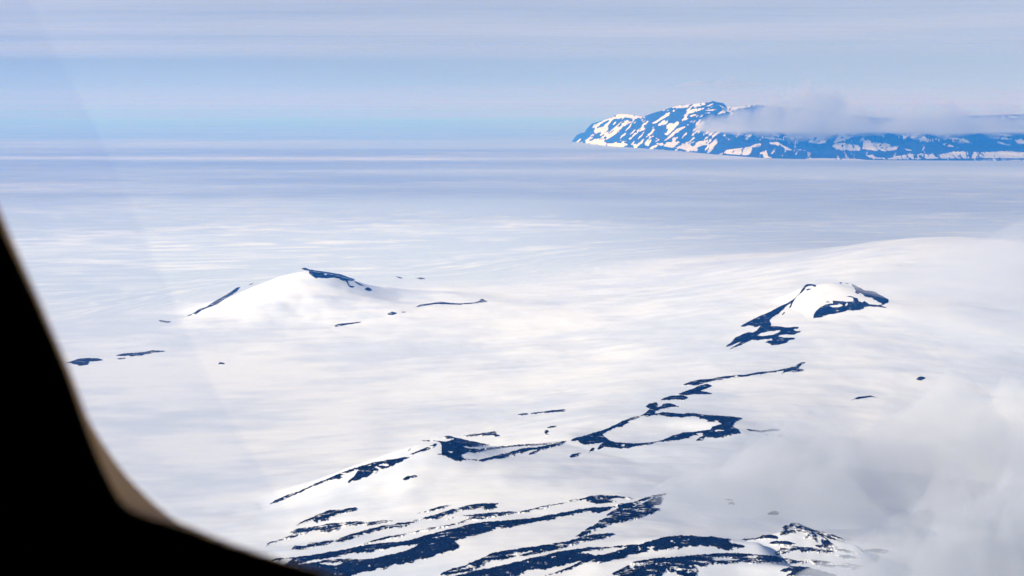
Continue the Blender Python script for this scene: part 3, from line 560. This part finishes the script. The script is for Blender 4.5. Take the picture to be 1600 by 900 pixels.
def mountain():
    xs = np.arange(894, 1900.1, .8); nv, nb = 120, 24
    tx = np.interp(xs, *zip(*TOPX)); bx = np.interp(xs, *zip(*BOTX)); tx = np.minimum(tx, bx - .4)
    a, b = ray(xs, bx); Db = H / -b
    depth = np.interp(xs, [894, 950, 1100, 1250, 1900], [2500, 4200, 7000, 9000, 9000])
    at_, bt = ray(xs, tx); Dt = Db + depth; zt = H + bt * Dt
    v = np.linspace(0, 1, nv)[:, None]
    Xf = a * Db * (1 - v) + at_ * Dt * v; Yf = Db * (1 - v) + Dt * v
    Zf = zt * v ** .92
    gul = fbm(Xf / 1500 + Yf / 2600, Yf / 5200 - Xf / 5000, 5)
    rid = 1 - np.abs(fbm(Xf / 900 + 5 + Yf / 1800, Yf / 3800, 4)) * 2
    Zf = Zf + (zt * .30 * gul + zt * .20 * (rid - .5) + zt * .10 * fbm((Xf + Zf) / 700, (Xf - Zf) / 240, 4)) * 4 * v * (1 - v) * np.where(v < .5, 1, 1)
    Zf[0] = -8
    w = np.linspace(0, 1, nb + 1)[1:, None]
    Xb = at_ * Dt + w * (at_ * depth); Yb = Dt + w * depth; Zb = zt * (1 - w) ** 1.2 - 8 * w
    X = np.concatenate([Xf, Xb]); Y = np.concatenate([Yf, Yb]); Z = np.concatenate([Zf, Zb])
    # where each vertex shows in the photograph -> snow fields traced there belong to that spot of the slope
    dz = Z - H
    den = Y * CP - dz * SP
    PX = 800 + F * X / den; PY = 450 - F * (Y * SP + dz * CP) / den
    gx = np.arange(880, 1910, .33); gy = np.arange(150, 262, .33)
    RX, RY = np.meshgrid(gx, gy)
    m = np.zeros(RX.shape, bool)
    for q in MS:
        qa = np.array(q); x0, y0 = qa.min(0) - 1; x1, y1 = qa.max(0) + 1
        i0, i1 = np.searchsorted(gx, (x0, x1)); j0, j1 = np.searchsorted(gy, (y0, y1))
        if i1 > i0 and j1 > j0: m[j0:j1, i0:i1] |= raster([q], [], RX[j0:j1, i0:i1], RY[j0:j1, i0:i1])
    g = blur(m.astype(float), 1)
    fi = np.clip((PX - 880) / .33, 0, len(gx) - 1.01); fj = np.clip((PY - 150) / .33, 0, len(gy) - 1.01)
    i = fi.astype(int); j = fj.astype(int); u = fi - i; t = fj - j
    s = (g[j, i] * (1 - u) + g[j, i + 1] * u) * (1 - t) + (g[j + 1, i] * (1 - u) + g[j + 1, i + 1] * u) * t
    # small drifts lodged in gullies that run down to the left
    q1 = X * .8 + Y * .25; q2 = -X * .25 + Y * .12 + Z * 2.2
    sm = fbm((X + Z) / 520, (X - Z) / 120, 5)
    sm2 = fbm((X + Z) / 260 + 9, (X - Z) / 75, 4)
    west = sstep(1210, 1080, PX)
    s = np.clip(s * (1 - .8 * sstep(.12, .3, sm2)) + sstep(.22, .36, sm) * .9 * west + sstep(.30, .45, sm) * .5 * (1 - west), 0, 1)
    s[nv:] = np.clip(.5 + 1.5 * fbm(X[nv:] / 900, Y[nv:] / 900, 4), 0, 1)
    ny, nx = X.shape; I = np.arange(ny * nx).reshape(ny, nx)
    Q = np.stack([I[:-1, :-1], I[:-1, 1:], I[1:, 1:], I[1:, :-1]], -1).reshape(-1, 4)
    mt, nt, out = new_mat('mountain_rock_and_snow')
    bs = N(nt, 'ShaderNodeBsdfPrincipled'); bs.inputs['Roughness'].default_value = .85; bs.inputs['Specular IOR Level'].default_value = .1
    at2 = nt.nodes.new('ShaderNodeAttribute'); at2.attribute_name = 'snow'
    n1 = noise(nt, mapped(nt, (1 / 110, 1 / 260, 1 / 60)), 1, 6, .65)
    f = mth(nt, 'MULTIPLY', mth(nt, 'SUBTRACT', mth(nt, 'ADD', at2.outputs['Fac'], mth(nt, 'MULTIPLY', n1, .5)), .62), 5.0, True)
    rk = ramp(nt, n1, [(.3, (.012, .012, .014)), (.7, (.035, .032, .03))]).outputs[0]
    nt.links.new(mixc(nt, f, rk, (.74, .735, .73)), bs.inputs['Base Color']); nt.links.new(bs.outputs[0], out.inputs[0])
    o = mesh_obj('mountain', np.stack([X, Y, Z], -1).reshape(-1, 3), Q, mt, attrs={'snow': s})
    tag(o, 'far blue mountain massif streaked with snow, rising from the sea ice under a cloud cap', 'mountain', kind='structure')
    return o
mountain()

# ----------------------------------------------------------------- aircraft window and dark cabin
YI, YO = .30, .37
IN = [(0, 375), (50, 480), (97, 590), (125, 672), (150, 735), (178, 792), (185, 803), (196, 809), (235, 820), (280, 833), (350, 860), (430, 885), (490, 901), (560, 924), (700, 972), (900, 1045), (1300, 1120), (1700, 1060), (1900, 800), (1990, 300), (2000, -300), (1950, -700), (1700, -950), (1200, -1050), (500, -1050), (150, -980), (-60, -800), (-140, -500), (-140, -150), (-110, 60), (-60, 235)]
OUT = [(0, 330), (35, 428), (70, 518), (110, 598), (130, 645), (165, 702), (200, 752), (250, 797), (300, 833), (350, 863), (420, 896), (500, 928), (600, 968), (720, 1012), (900, 1080), (1300, 1160), (1740, 1095), (1950, 820), (2040, 300), (2050, -300), (1990, -730), (1730, -990), (1200, -1090), (500, -1090), (130, -1010), (-90, -820), (-165, -500), (-150, -150), (-115, 30), (-62, 170)]
# a wide cockpit side window: it runs on well past the right edge of the view
IN = [(x if x < 1000 else 1000 + (x - 1000) * 3.2, y) for x, y in IN]
OUT = [(x if x < 1000 else 1000 + (x - 1000) * 3.2, y) for x, y in OUT]
def contour(pts, Y, n=720, rounds=6):
    c = np.array([800., 100.]); p = np.array(pts, float) - c
    ang = np.unwrap(np.arctan2(p[:, 1], p[:, 0])); 
    if ang[-1] < ang[0]: p = p[::-1]; ang = ang[::-1]
    ang = ang - ang[0] + np.arctan2(p[0, 1], p[0, 0])
    # intersect rays with the polygon
    th = np.linspace(0, 2 * math.pi, n, endpoint=False); out = np.zeros((n, 2))
    A = p; B = np.roll(p, -1, 0)
    for k, t in enumerate(th):
        d = np.array([math.cos(t), math.sin(t)])
        e = B - A; den = d[0] * e[:, 1] - d[1] * e[:, 0]
        with np.errstate(all='ignore'):
            rr = (A[:, 0] * e[:, 1] - A[:, 1] * e[:, 0]) / den
            ss = (A[:, 0] * d[1] - A[:, 1] * d[0]) / den
        ok = (rr > 0) & (ss >= -1e-9) & (ss <= 1 + 1e-9)
        out[k] = d * rr[ok].max()
    for _ in range(rounds): out = (np.roll(out, 1, 0) + 2 * out + np.roll(out, -1, 0)) / 4
    a, b = ray(out[:, 0] + c[0], out[:, 1] + c[1])
    return np.stack([a * Y, np.full(n, Y), H + b * Y], 1)
CI = contour(IN, YI, rounds=10); CO = contour(OUT, YO, rounds=60)
NC = len(CI); k = np.arange(NC); k1 = (k + 1) % NC
def flat_mat(name, c1, c2, scale, rough=.6, spec=.3):
    m, nt, out = new_mat(name)
    b = N(nt, 'ShaderNodeBsdfPrincipled'); b.inputs['Roughness'].default_value = rough; b.inputs['Specular IOR Level'].default_value = spec
    n1 = noise(nt, mapped(nt, (scale, scale, scale)), 1, 4, .6)
    nt.links.new(ramp(nt, n1, [(.35, c1), (.65, c2)]).outputs[0], b.inputs['Base Color']); nt.links.new(b.outputs[0], out.inputs[0]); return m
LINING = flat_mat('black_cabin_lining', (.004, .004, .004), (.006, .006, .006), 300, .95, .0)
TAN = flat_mat('bronze_window_surround', (.56, .24, .004), (.80, .37, .010), 60, .6, .2)
# the cabin lining: wall with the opening, turned back 8 mm, and the closed dark cabin behind the camera
big = np.array([(1.15, 1.15), (-1.15, 1.15), (-1.15, -1.15), (1.15, -1.15)])
ctr = CI.mean(0)
rel = CI[:, [0, 2]] - ctr[[0, 2]]
sc = 1.15 / np.abs(rel).max(1)
RING = np.stack([ctr[0] + rel[:, 0] * sc, np.full(NC, YI), ctr[2] + rel[:, 1] * sc], 1)
# square corners exactly
V = [CI, RING]
lip = CI.copy(); lip[:, 1] += .004; V.append(lip)
back = RING.copy(); back[:, 1] = -1.9; V.append(back)
Vc = np.concatenate(V + [np.array([[ctr[0], -1.9, ctr[2]]])])
Qc = np.concatenate([np.stack([k, k1, k1 + NC, k + NC], 1), np.stack([k1, k, k + 2 * NC, k1 + 2 * NC], 1), np.stack([k + NC, k1 + NC, k1 + 3 * NC, k + 3 * NC], 1),
                     np.stack([k + 3 * NC, k1 + 3 * NC, np.full(NC, 4 * NC), np.full(NC, 4 * NC)], 1)])
me = bpy.data.meshes.new('cabin_wall')
me.from_pydata(Vc.tolist(), [], [tuple(dict.fromkeys(q)) for q in Qc.tolist()]); me.materials.append(LINING)
cw = bpy.data.objects.new('cabin_wall', me); COL.objects.link(cw)
tag(cw, 'unlit black cabin wall around the aircraft window', 'wall', kind='structure')
# fuselage skin outside
RO = RING.copy(); RO[:, 1] = YO + .006
win = empty('aircraft_window', tuple(ctr))
tag(win, 'rounded aircraft window with a bronze surround set in the black cabin wall', 'window')
def child(name, V, Q, mat):
    o = mesh_obj(name, np.asarray(V) - ctr, Q, mat, win); return o
prof = []
for s in np.linspace(0, 1, 9):
    ss = s * s * (3 - 2 * s) * .4 + s * .6
    a = lip * (1 - ss) + CO * ss; a[:, 1] = lip[0, 1] * (1 - s) + YO * s; prof.append(a)
m_ = len(prof)
child('surround', np.concatenate(prof), np.concatenate([np.stack([k1 + i * NC, k + i * NC, k + (i + 1) * NC, k1 + (i + 1) * NC], 1) for i in range(m_ - 1)]), TAN)
# rubber seal: a thin ring between the surround and the pane
cc = CO.mean(0)
g1 = CO.copy(); g2 = CO + (CO - cc) * .06; g2[:, 1] = YO + .004; g1[:, 1] = YO; eye = np.array([0, 0, H]); g4 = eye + (CO - eye) * ((YO + .012) / YO) * 1.004; g4[:, 1] = YO + .012
SEAL = flat_mat('window_seal', (.36, .13, .004), (.44, .17, .010), 200, .7, .2)
child('seal', np.concatenate([g1, g4, g2]), np.concatenate([np.stack([k, k1, k1 + NC, k + NC], 1), np.stack([k + NC, k1 + NC, k1 + 2 * NC, k + 2 * NC], 1)]), SEAL)
# the pane: a thin closed slab of clear acrylic
mg, nt, out = new_mat('clear_acrylic')
tr = N(nt, 'ShaderNodeBsdfTransparent'); tr.inputs[0].default_value = (.995, .995, 1, 1)
tl = N(nt, 'ShaderNodeBsdfTranslucent'); tl.inputs[0].default_value = (.9, .9, .9, 1)
mx = N(nt, 'ShaderNodeMixShader'); n_ = noise(nt, mapped(nt, (9, 9, 9)), 1, 4, .6)
nt.links.new(mth(nt, 'MULTIPLY', ramp(nt, n_, [(.4, 0.0), (.8, 1.0)]).outputs[0], .0015), mx.inputs[0])
nt.links.new(tr.outputs[0], mx.inputs[1]); nt.links.new(tl.outputs[0], mx.inputs[2]); nt.links.new(mx.outputs[0], out.inputs[0])
pa = CO + (CO - cc) * .035; pa[:, 1] = YO + .008; pb = pa.copy(); pb[:, 1] = YO + .0115
Vp = np.concatenate([pa, pb]).tolist()
me = bpy.data.meshes.new('pane'); me.from_pydata([tuple(np.array(q) - ctr) for q in Vp], [], [tuple(k[::-1].tolist()), tuple((k + NC).tolist())] + np.stack([k, k1, k1 + NC, k + NC], 1).tolist())
me.materials.append(mg); pane = bpy.data.objects.new('pane', me); COL.objects.link(pane); pane.parent = win

# left of the pane: reflection in the glass, painted as a faint bluish sheet
mf, nt, out = new_mat('painted_reflection_tint')
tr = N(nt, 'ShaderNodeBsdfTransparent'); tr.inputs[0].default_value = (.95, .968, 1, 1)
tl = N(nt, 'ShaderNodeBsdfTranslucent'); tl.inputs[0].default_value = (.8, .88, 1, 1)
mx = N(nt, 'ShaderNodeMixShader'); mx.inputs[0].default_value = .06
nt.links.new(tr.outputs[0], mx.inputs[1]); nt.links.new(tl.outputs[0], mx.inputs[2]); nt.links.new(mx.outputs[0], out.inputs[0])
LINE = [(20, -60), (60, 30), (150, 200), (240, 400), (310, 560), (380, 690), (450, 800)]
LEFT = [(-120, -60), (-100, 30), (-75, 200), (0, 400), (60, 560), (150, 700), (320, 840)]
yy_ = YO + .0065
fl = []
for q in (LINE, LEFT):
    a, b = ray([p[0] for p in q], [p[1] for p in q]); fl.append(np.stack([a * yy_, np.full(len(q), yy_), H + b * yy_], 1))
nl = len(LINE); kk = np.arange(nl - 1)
child('painted_reflection', np.concatenate(fl), np.stack([kk, kk + 1, kk + 1 + nl, kk + nl], 1), mf)

# ----------------------------------------------------------------- air
def box(name, lo, hi):
    x0, y0, z0 = lo; x1, y1, z1 = hi
    V = [(x0, y0, z0), (x1, y0, z0), (x1, y1, z0), (x0, y1, z0), (x0, y0, z1), (x1, y0, z1), (x1, y1, z1), (x0, y1, z1)]
    me = bpy.data.meshes.new(name); me.from_pydata(V, [], [(3, 2, 1, 0), (4, 5, 6, 7), (0, 1, 5, 4), (1, 2, 6, 5), (2, 3, 7, 6), (3, 0, 4, 7)])
    o = bpy.data.objects.new(name, me); COL.objects.link(o); return o
hz = box('haze', (-640000, -640000, -60), (640000, 640000, 3560))
mh, nt, out = new_mat('blue_air')
pv = N(nt, 'ShaderNodeVolumePrincipled'); pv.inputs['Color'].default_value = (.03, .28, 1.0, 1)
pv.inputs['Absorption Color'].default_value = (1, .90, 1, 1)
pv.inputs['Density'].default_value = 2.7e-5; pv.inputs['Anisotropy'].default_value = 0.0
nt.links.new(pv.outputs[0], out.inputs['Volume'])
hz.data.materials.append(mh)
tag(hz, 'clear blue polar air over the snow and sea ice', 'haze', kind='stuff')

# ----------------------------------------------------------------- clouds
def slab(name, top, bot, X, Y, mat):
    """closed body between two height fields on one grid"""
    ny, nx = X.shape; I = np.arange(ny * nx).reshape(ny, nx); n = ny * nx
    q = np.stack([I[:-1, :-1], I[:-1, 1:], I[1:, 1:], I[1:, :-1]], -1).reshape(-1, 4)
    rim = np.concatenate([I[0, :], I[1:, -1], I[-1, -2::-1], I[-2:0:-1, 0]]); r1 = np.roll(rim, -1)
    V = np.concatenate([np.stack([X, Y, top], -1).reshape(-1, 3), np.stack([X, Y, bot], -1).reshape(-1, 3)])
    Q = np.concatenate([q, q[:, ::-1] + n, np.stack([r1, rim, rim + n, r1 + n], 1)])
    return mesh_obj(name, V, Q, mat)

# high overcast sheet: its far rim is what ends in a pale edge low in the sky; it shades the middle of the sea ice
md, nt, out = new_mat('stratus')
tr = N(nt, 'ShaderNodeBsdfTransparent'); tl = N(nt, 'ShaderNodeBsdfTranslucent'); df = N(nt, 'ShaderNodeBsdfDiffuse')
tl.inputs[0].default_value = (.95, .95, .97, 1); df.inputs[0].default_value = (.9, .9, .92, 1)
m1 = N(nt, 'ShaderNodeMixShader'); m1.inputs[0].default_value = .3
nt.links.new(tl.outputs[0], m1.inputs[1]); nt.links.new(df.outputs[0], m1.inputs[2])
c1 = noise(nt, mapped(nt, (1 / 14000, 1 / 6000, 1 / 3000), .02), 1, 6, .55)
geo = nt.nodes.new('ShaderNodeAttribute'); geo.attribute_name = 'body'
den = mth(nt, 'MULTIPLY', ramp(nt, c1, [(.30, .24), (.62, .56)]).outputs[0], geo.outputs['Fac'])
mx = N(nt, 'ShaderNodeMixShader'); nt.links.new(den, mx.inputs[0]); nt.links.new(tr.outputs[0], mx.inputs[1]); nt.links.new(m1.outputs[0], mx.inputs[2])
nt.links.new(mx.outputs[0], out.inputs[0])
xs = np.linspace(-70000, 70000, 260); ys = np.linspace(1500, 59500, 280); X, Y = np.meshgrid(xs, ys)
edge = 57500 - 1500 * (X / 40000) + 900 * fbm(X / 16000, Y * 0 + 3, 4)
bot = 3700 + 50 * fbm(X / 9000, Y / 3000, 4); top = bot + 150 + 50 * fbm(X / 6000 + 4, Y / 3000, 4)
gapc = 43700 - 900 * (X / 30000) + 400 * fbm(X / 12000 + 8, Y * 0, 3)
gapw = np.clip(1500 * sstep(2000, -16000, X), 1, None)
body = (.32 * sstep(0, 1300, edge - Y) + .68 * sstep(0, 20000, edge - Y + 3000 * fbm(X / 9000 + 2, Y / 5000, 4))) * (1 - .40 * np.exp(-((Y - gapc) / gapw) ** 2) * (gapw > 5)) * sstep(0, 16000, Y + 3500 * fbm(X / 6000, Y / 6000, 4) - 9000 + 7500 * sstep(-8000, -3500, X))  # near part overhead is unseen, stretched to shade the snow on the right
body = np.clip(body, 0, 1)
deck = slab('overcast_cloud', top, bot, X, Y, md)
a = deck.data.attributes.new('body', 'FLOAT', 'POINT'); a.data.foreach_set('value', np.concatenate([body.ravel(), body.ravel()]).astype(np.float32))
tag(deck, 'flat grey overcast sheet across the top of the sky with a pale straight lower edge', 'cloud', kind='stuff')

# thin milky veil much farther out, low over the horizon
mv = md.copy(); mv.name = 'thin_veil'
for nd in mv.node_tree.nodes:
    if nd.type == 'VALTORGB':
        nd.color_ramp.elements[0].color = (.33, .33, .33, 1); nd.color_ramp.elements[1].color = (.43, .43, .43, 1)
    if nd.type == 'MAPPING': nd.inputs['Scale'].default_value = (1 / 150000, 1 / 90000, 1 / 50000)
xs = np.linspace(-900000, 900000, 200); ys = np.geomspace(62000, 1600000, 220); X, Y = np.meshgrid(xs, ys)
bot = 5200 + 200 * fbm(X / 60000, Y / 40000, 4); top = bot + 600
veil = slab('veil_cloud', top, bot, X, Y, mv)
body = sstep(62000, 100000, Y + 9000 * fbm(X / 40000 + 3, Y / 20000, 4)) * (.5 + .5 * sstep(130000, 420000, Y)) * (1 + .35 * fbm(X / 50000 + 1, Y / 60000, 4))
a = veil.data.attributes.new('body', 'FLOAT', 'POINT'); a.data.foreach_set('value', np.concatenate([body.ravel(), body.ravel()]).astype(np.float32))
tag(veil, 'thin milky cloud veil whitening the blue sky just above the horizon', 'cloud', kind='stuff')

def cloud_mat(name, dens, col):
    m, nt, out = new_mat(name)
    pv = N(nt, 'ShaderNodeVolumePrincipled'); pv.inputs['Color'].default_value = (*col, 1)
    pv.inputs['Density'].default_value = dens
    nt.links.new(pv.outputs[0], out.inputs['Volume']); return m
def puffs(X, Y, lst):
    """cloud thickness: a few overlapping mounds (x, y, rx, ry, height)"""
    t = np.zeros(X.shape)
    for cx, cy, rx, ry, h in lst:
        t = np.maximum(t, h * np.clip(1 - ((X - cx) / rx) ** 2 - ((Y - cy) / ry) ** 2, 0, None) ** .8) + .25 * np.minimum(t, h * np.clip(1 - ((X - cx) / rx) ** 2 - ((Y - cy) / ry) ** 2, 0, None))
    return t
def cloud(name, col, lst, z0, res, rough, dens, label, amp=1.0):
    """lst in (px, D, half width px, half depth m, top height m)"""
    pl = []
    for px, D, hw, hd, h in lst:
        a, _ = ray(px, 450); pl.append((float(a) * D, D, hw * D / F, hd, h))
    x0 = min(p[0] - p[2] for p in pl); x1 = max(p[0] + p[2] for p in pl); y0 = min(p[1] - p[3] for p in pl); y1 = max(p[1] + p[3] for p in pl)
    X, Y = np.meshgrid(np.linspace(x0, x1, res[0]), np.linspace(y0, y1, res[1]))
    t = puffs(X, Y, pl)
    s = rough
    n = fbm(X / s, Y / s, 5); n2 = fbm(X / s * 2.3 + 7, Y / s * 2.3 + 3, 4)
    t = np.clip(t * (1 + amp * (.95 * n + .55 * n2)) - .06 * t.max() * (1 + 2 * n2), 0, None)
    top = z0 + t + .5; bot = z0 - .18 * t * (1 + n2)
    o = slab(name, top, bot, X, Y, cloud_mat('cloud_vapour', dens, col))
    tag(o, label, 'cloud', kind='stuff'); return o
cloud('cap_cloud', (.86, .91, .97), [(1125, 50500, 45, 2400, 520), (1170, 50500, 44, 2600, 1000), (1225, 50500, 60, 3000, 1180), (1300, 50000, 65, 3000, 980), (1370, 49500, 70, 3000, 620), (1440, 49000, 70, 3000, 800), (1520, 48500, 80, 3000, 620), (1620, 48000, 90, 3000, 560), (1720, 48000, 90, 3000, 600)],
      930, (460, 120), 950, 1 / 1100, 'long blue grey cloud cap with pale lumpy tops lying on the mountain', 1.35)
cloud('cloud_puff', (.86, .9, .95), [(1080, 54000, 30, 900, 260), (1130, 54000, 34, 1000, 330), (1165, 54000, 22, 800, 220)],
      2560, (110, 60), 700, 1 / 2600, 'faint small cloud puffs floating in the sky just above the mountain peak')
cloud('low_cloud', (.80, .825, .87), [(1055, 4850, 60, 220, 70), (1150, 4850, 110, 330, 100), (1290, 4950, 170, 480, 190), (1430, 4900, 190, 480, 210), (1570, 4700, 190, 480, 260), (1720, 4600, 220, 480, 280)],
      150, (240, 140), 330, 1 / 270, 'soft grey low cloud bank lying behind the speckled mound', 1.7)  # grey put into the vapour colour for shade from higher cloud
cloud('low_cloud', (.76, .79, .84), [(1350, 3700, 110, 150, 50), (1440, 3650, 150, 220, 120), (1560, 3600, 190, 260, 190), (1720, 3550, 220, 260, 240)],
      235, (200, 110), 150, 1 / 140, 'denser grey cloud bank nearest the viewer, in front of the bottom rock', 1.6)  # shade from above is coloured into this grey vapour too
cloud('low_cloud', (.97, .975, .985), [(1460, 5900, 60, 300, 90), (1530, 5700, 90, 420, 170), (1640, 5500, 130, 420, 240)],
      170, (180, 110), 260, 1 / 260, 'bright white cloud puff above the grey bank, near the right end of the slope', 1.5)
cloud('low_cloud', (.86, .88, .92), [(1480, 8600, 160, 800, 200), (1620, 8400, 200, 900, 320), (1560, 7000, 180, 700, 160), (1700, 6800, 200, 800, 240)],
      430, (200, 120), 700, 1 / 800, 'thin white cloud veil hiding the upper snow slope beyond the rounded hill')

# ----------------------------------------------------------------- light, sky, camera
SUN_EL = math.radians(24); SUN_AZ = math.radians(-118)        # clockwise from straight ahead: left and a little behind
sd = (math.sin(SUN_AZ) * math.cos(SUN_EL), math.cos(SUN_AZ) * math.cos(SUN_EL), math.sin(SUN_EL))
L = bpy.data.lights.new('sun', 'SUN'); L.energy = 4.6; L.angle = math.radians(.5); L.color = (1, .97, .93)
lo = bpy.data.objects.new('sun', L); COL.objects.link(lo)
from mathutils import Vector
lo.rotation_euler = (-Vector(sd)).to_track_quat('-Z', 'Y').to_euler()
W = bpy.data.worlds.new('World'); S.world = W; W.use_nodes = True
nt = W.node_tree; nt.nodes.clear()
wo = nt.nodes.new('ShaderNodeOutputWorld'); bg = nt.nodes.new('ShaderNodeBackground'); sk = nt.nodes.new('ShaderNodeTexSky')
sk.sky_type = 'NISHITA'; sk.sun_disc = False; sk.sun_elevation = SUN_EL; sk.sun_rotation = SUN_AZ % (2 * math.pi)
sk.altitude = 4500; sk.air_density = 1.0; sk.dust_density = .35; sk.ozone_density = 2.5
bg.inputs[1].default_value = .05
nt.links.new(sk.outputs[0], bg.inputs[0]); nt.links.new(bg.outputs[0], wo.inputs[0])

cd = bpy.data.cameras.new('camera'); cam = bpy.data.objects.new('camera', cd); COL.objects.link(cam)
cd.sensor_width = 36; cd.lens = 36 * F / 1600; cd.clip_start = .02; cd.clip_end = 2e6
cam.location = (0, 0, H); cam.rotation_euler = (math.pi / 2 - PITCH, 0, 0)
cd.dof.use_dof = True; cd.dof.focus_distance = 9000; cd.dof.aperture_fstop = 19
S.camera = cam

S.view_settings.view_transform = 'Standard'; S.view_settings.look = 'None'; S.view_settings.gamma = 1
S.view_settings.exposure = .34
S.cycles.max_bounces = 8; S.cycles.diffuse_bounces = 3; S.cycles.volume_bounces = 3; S.cycles.transparent_max_bounces = 24
S.cycles.use_denoising = True
S.cycles.use_adaptive_sampling = True
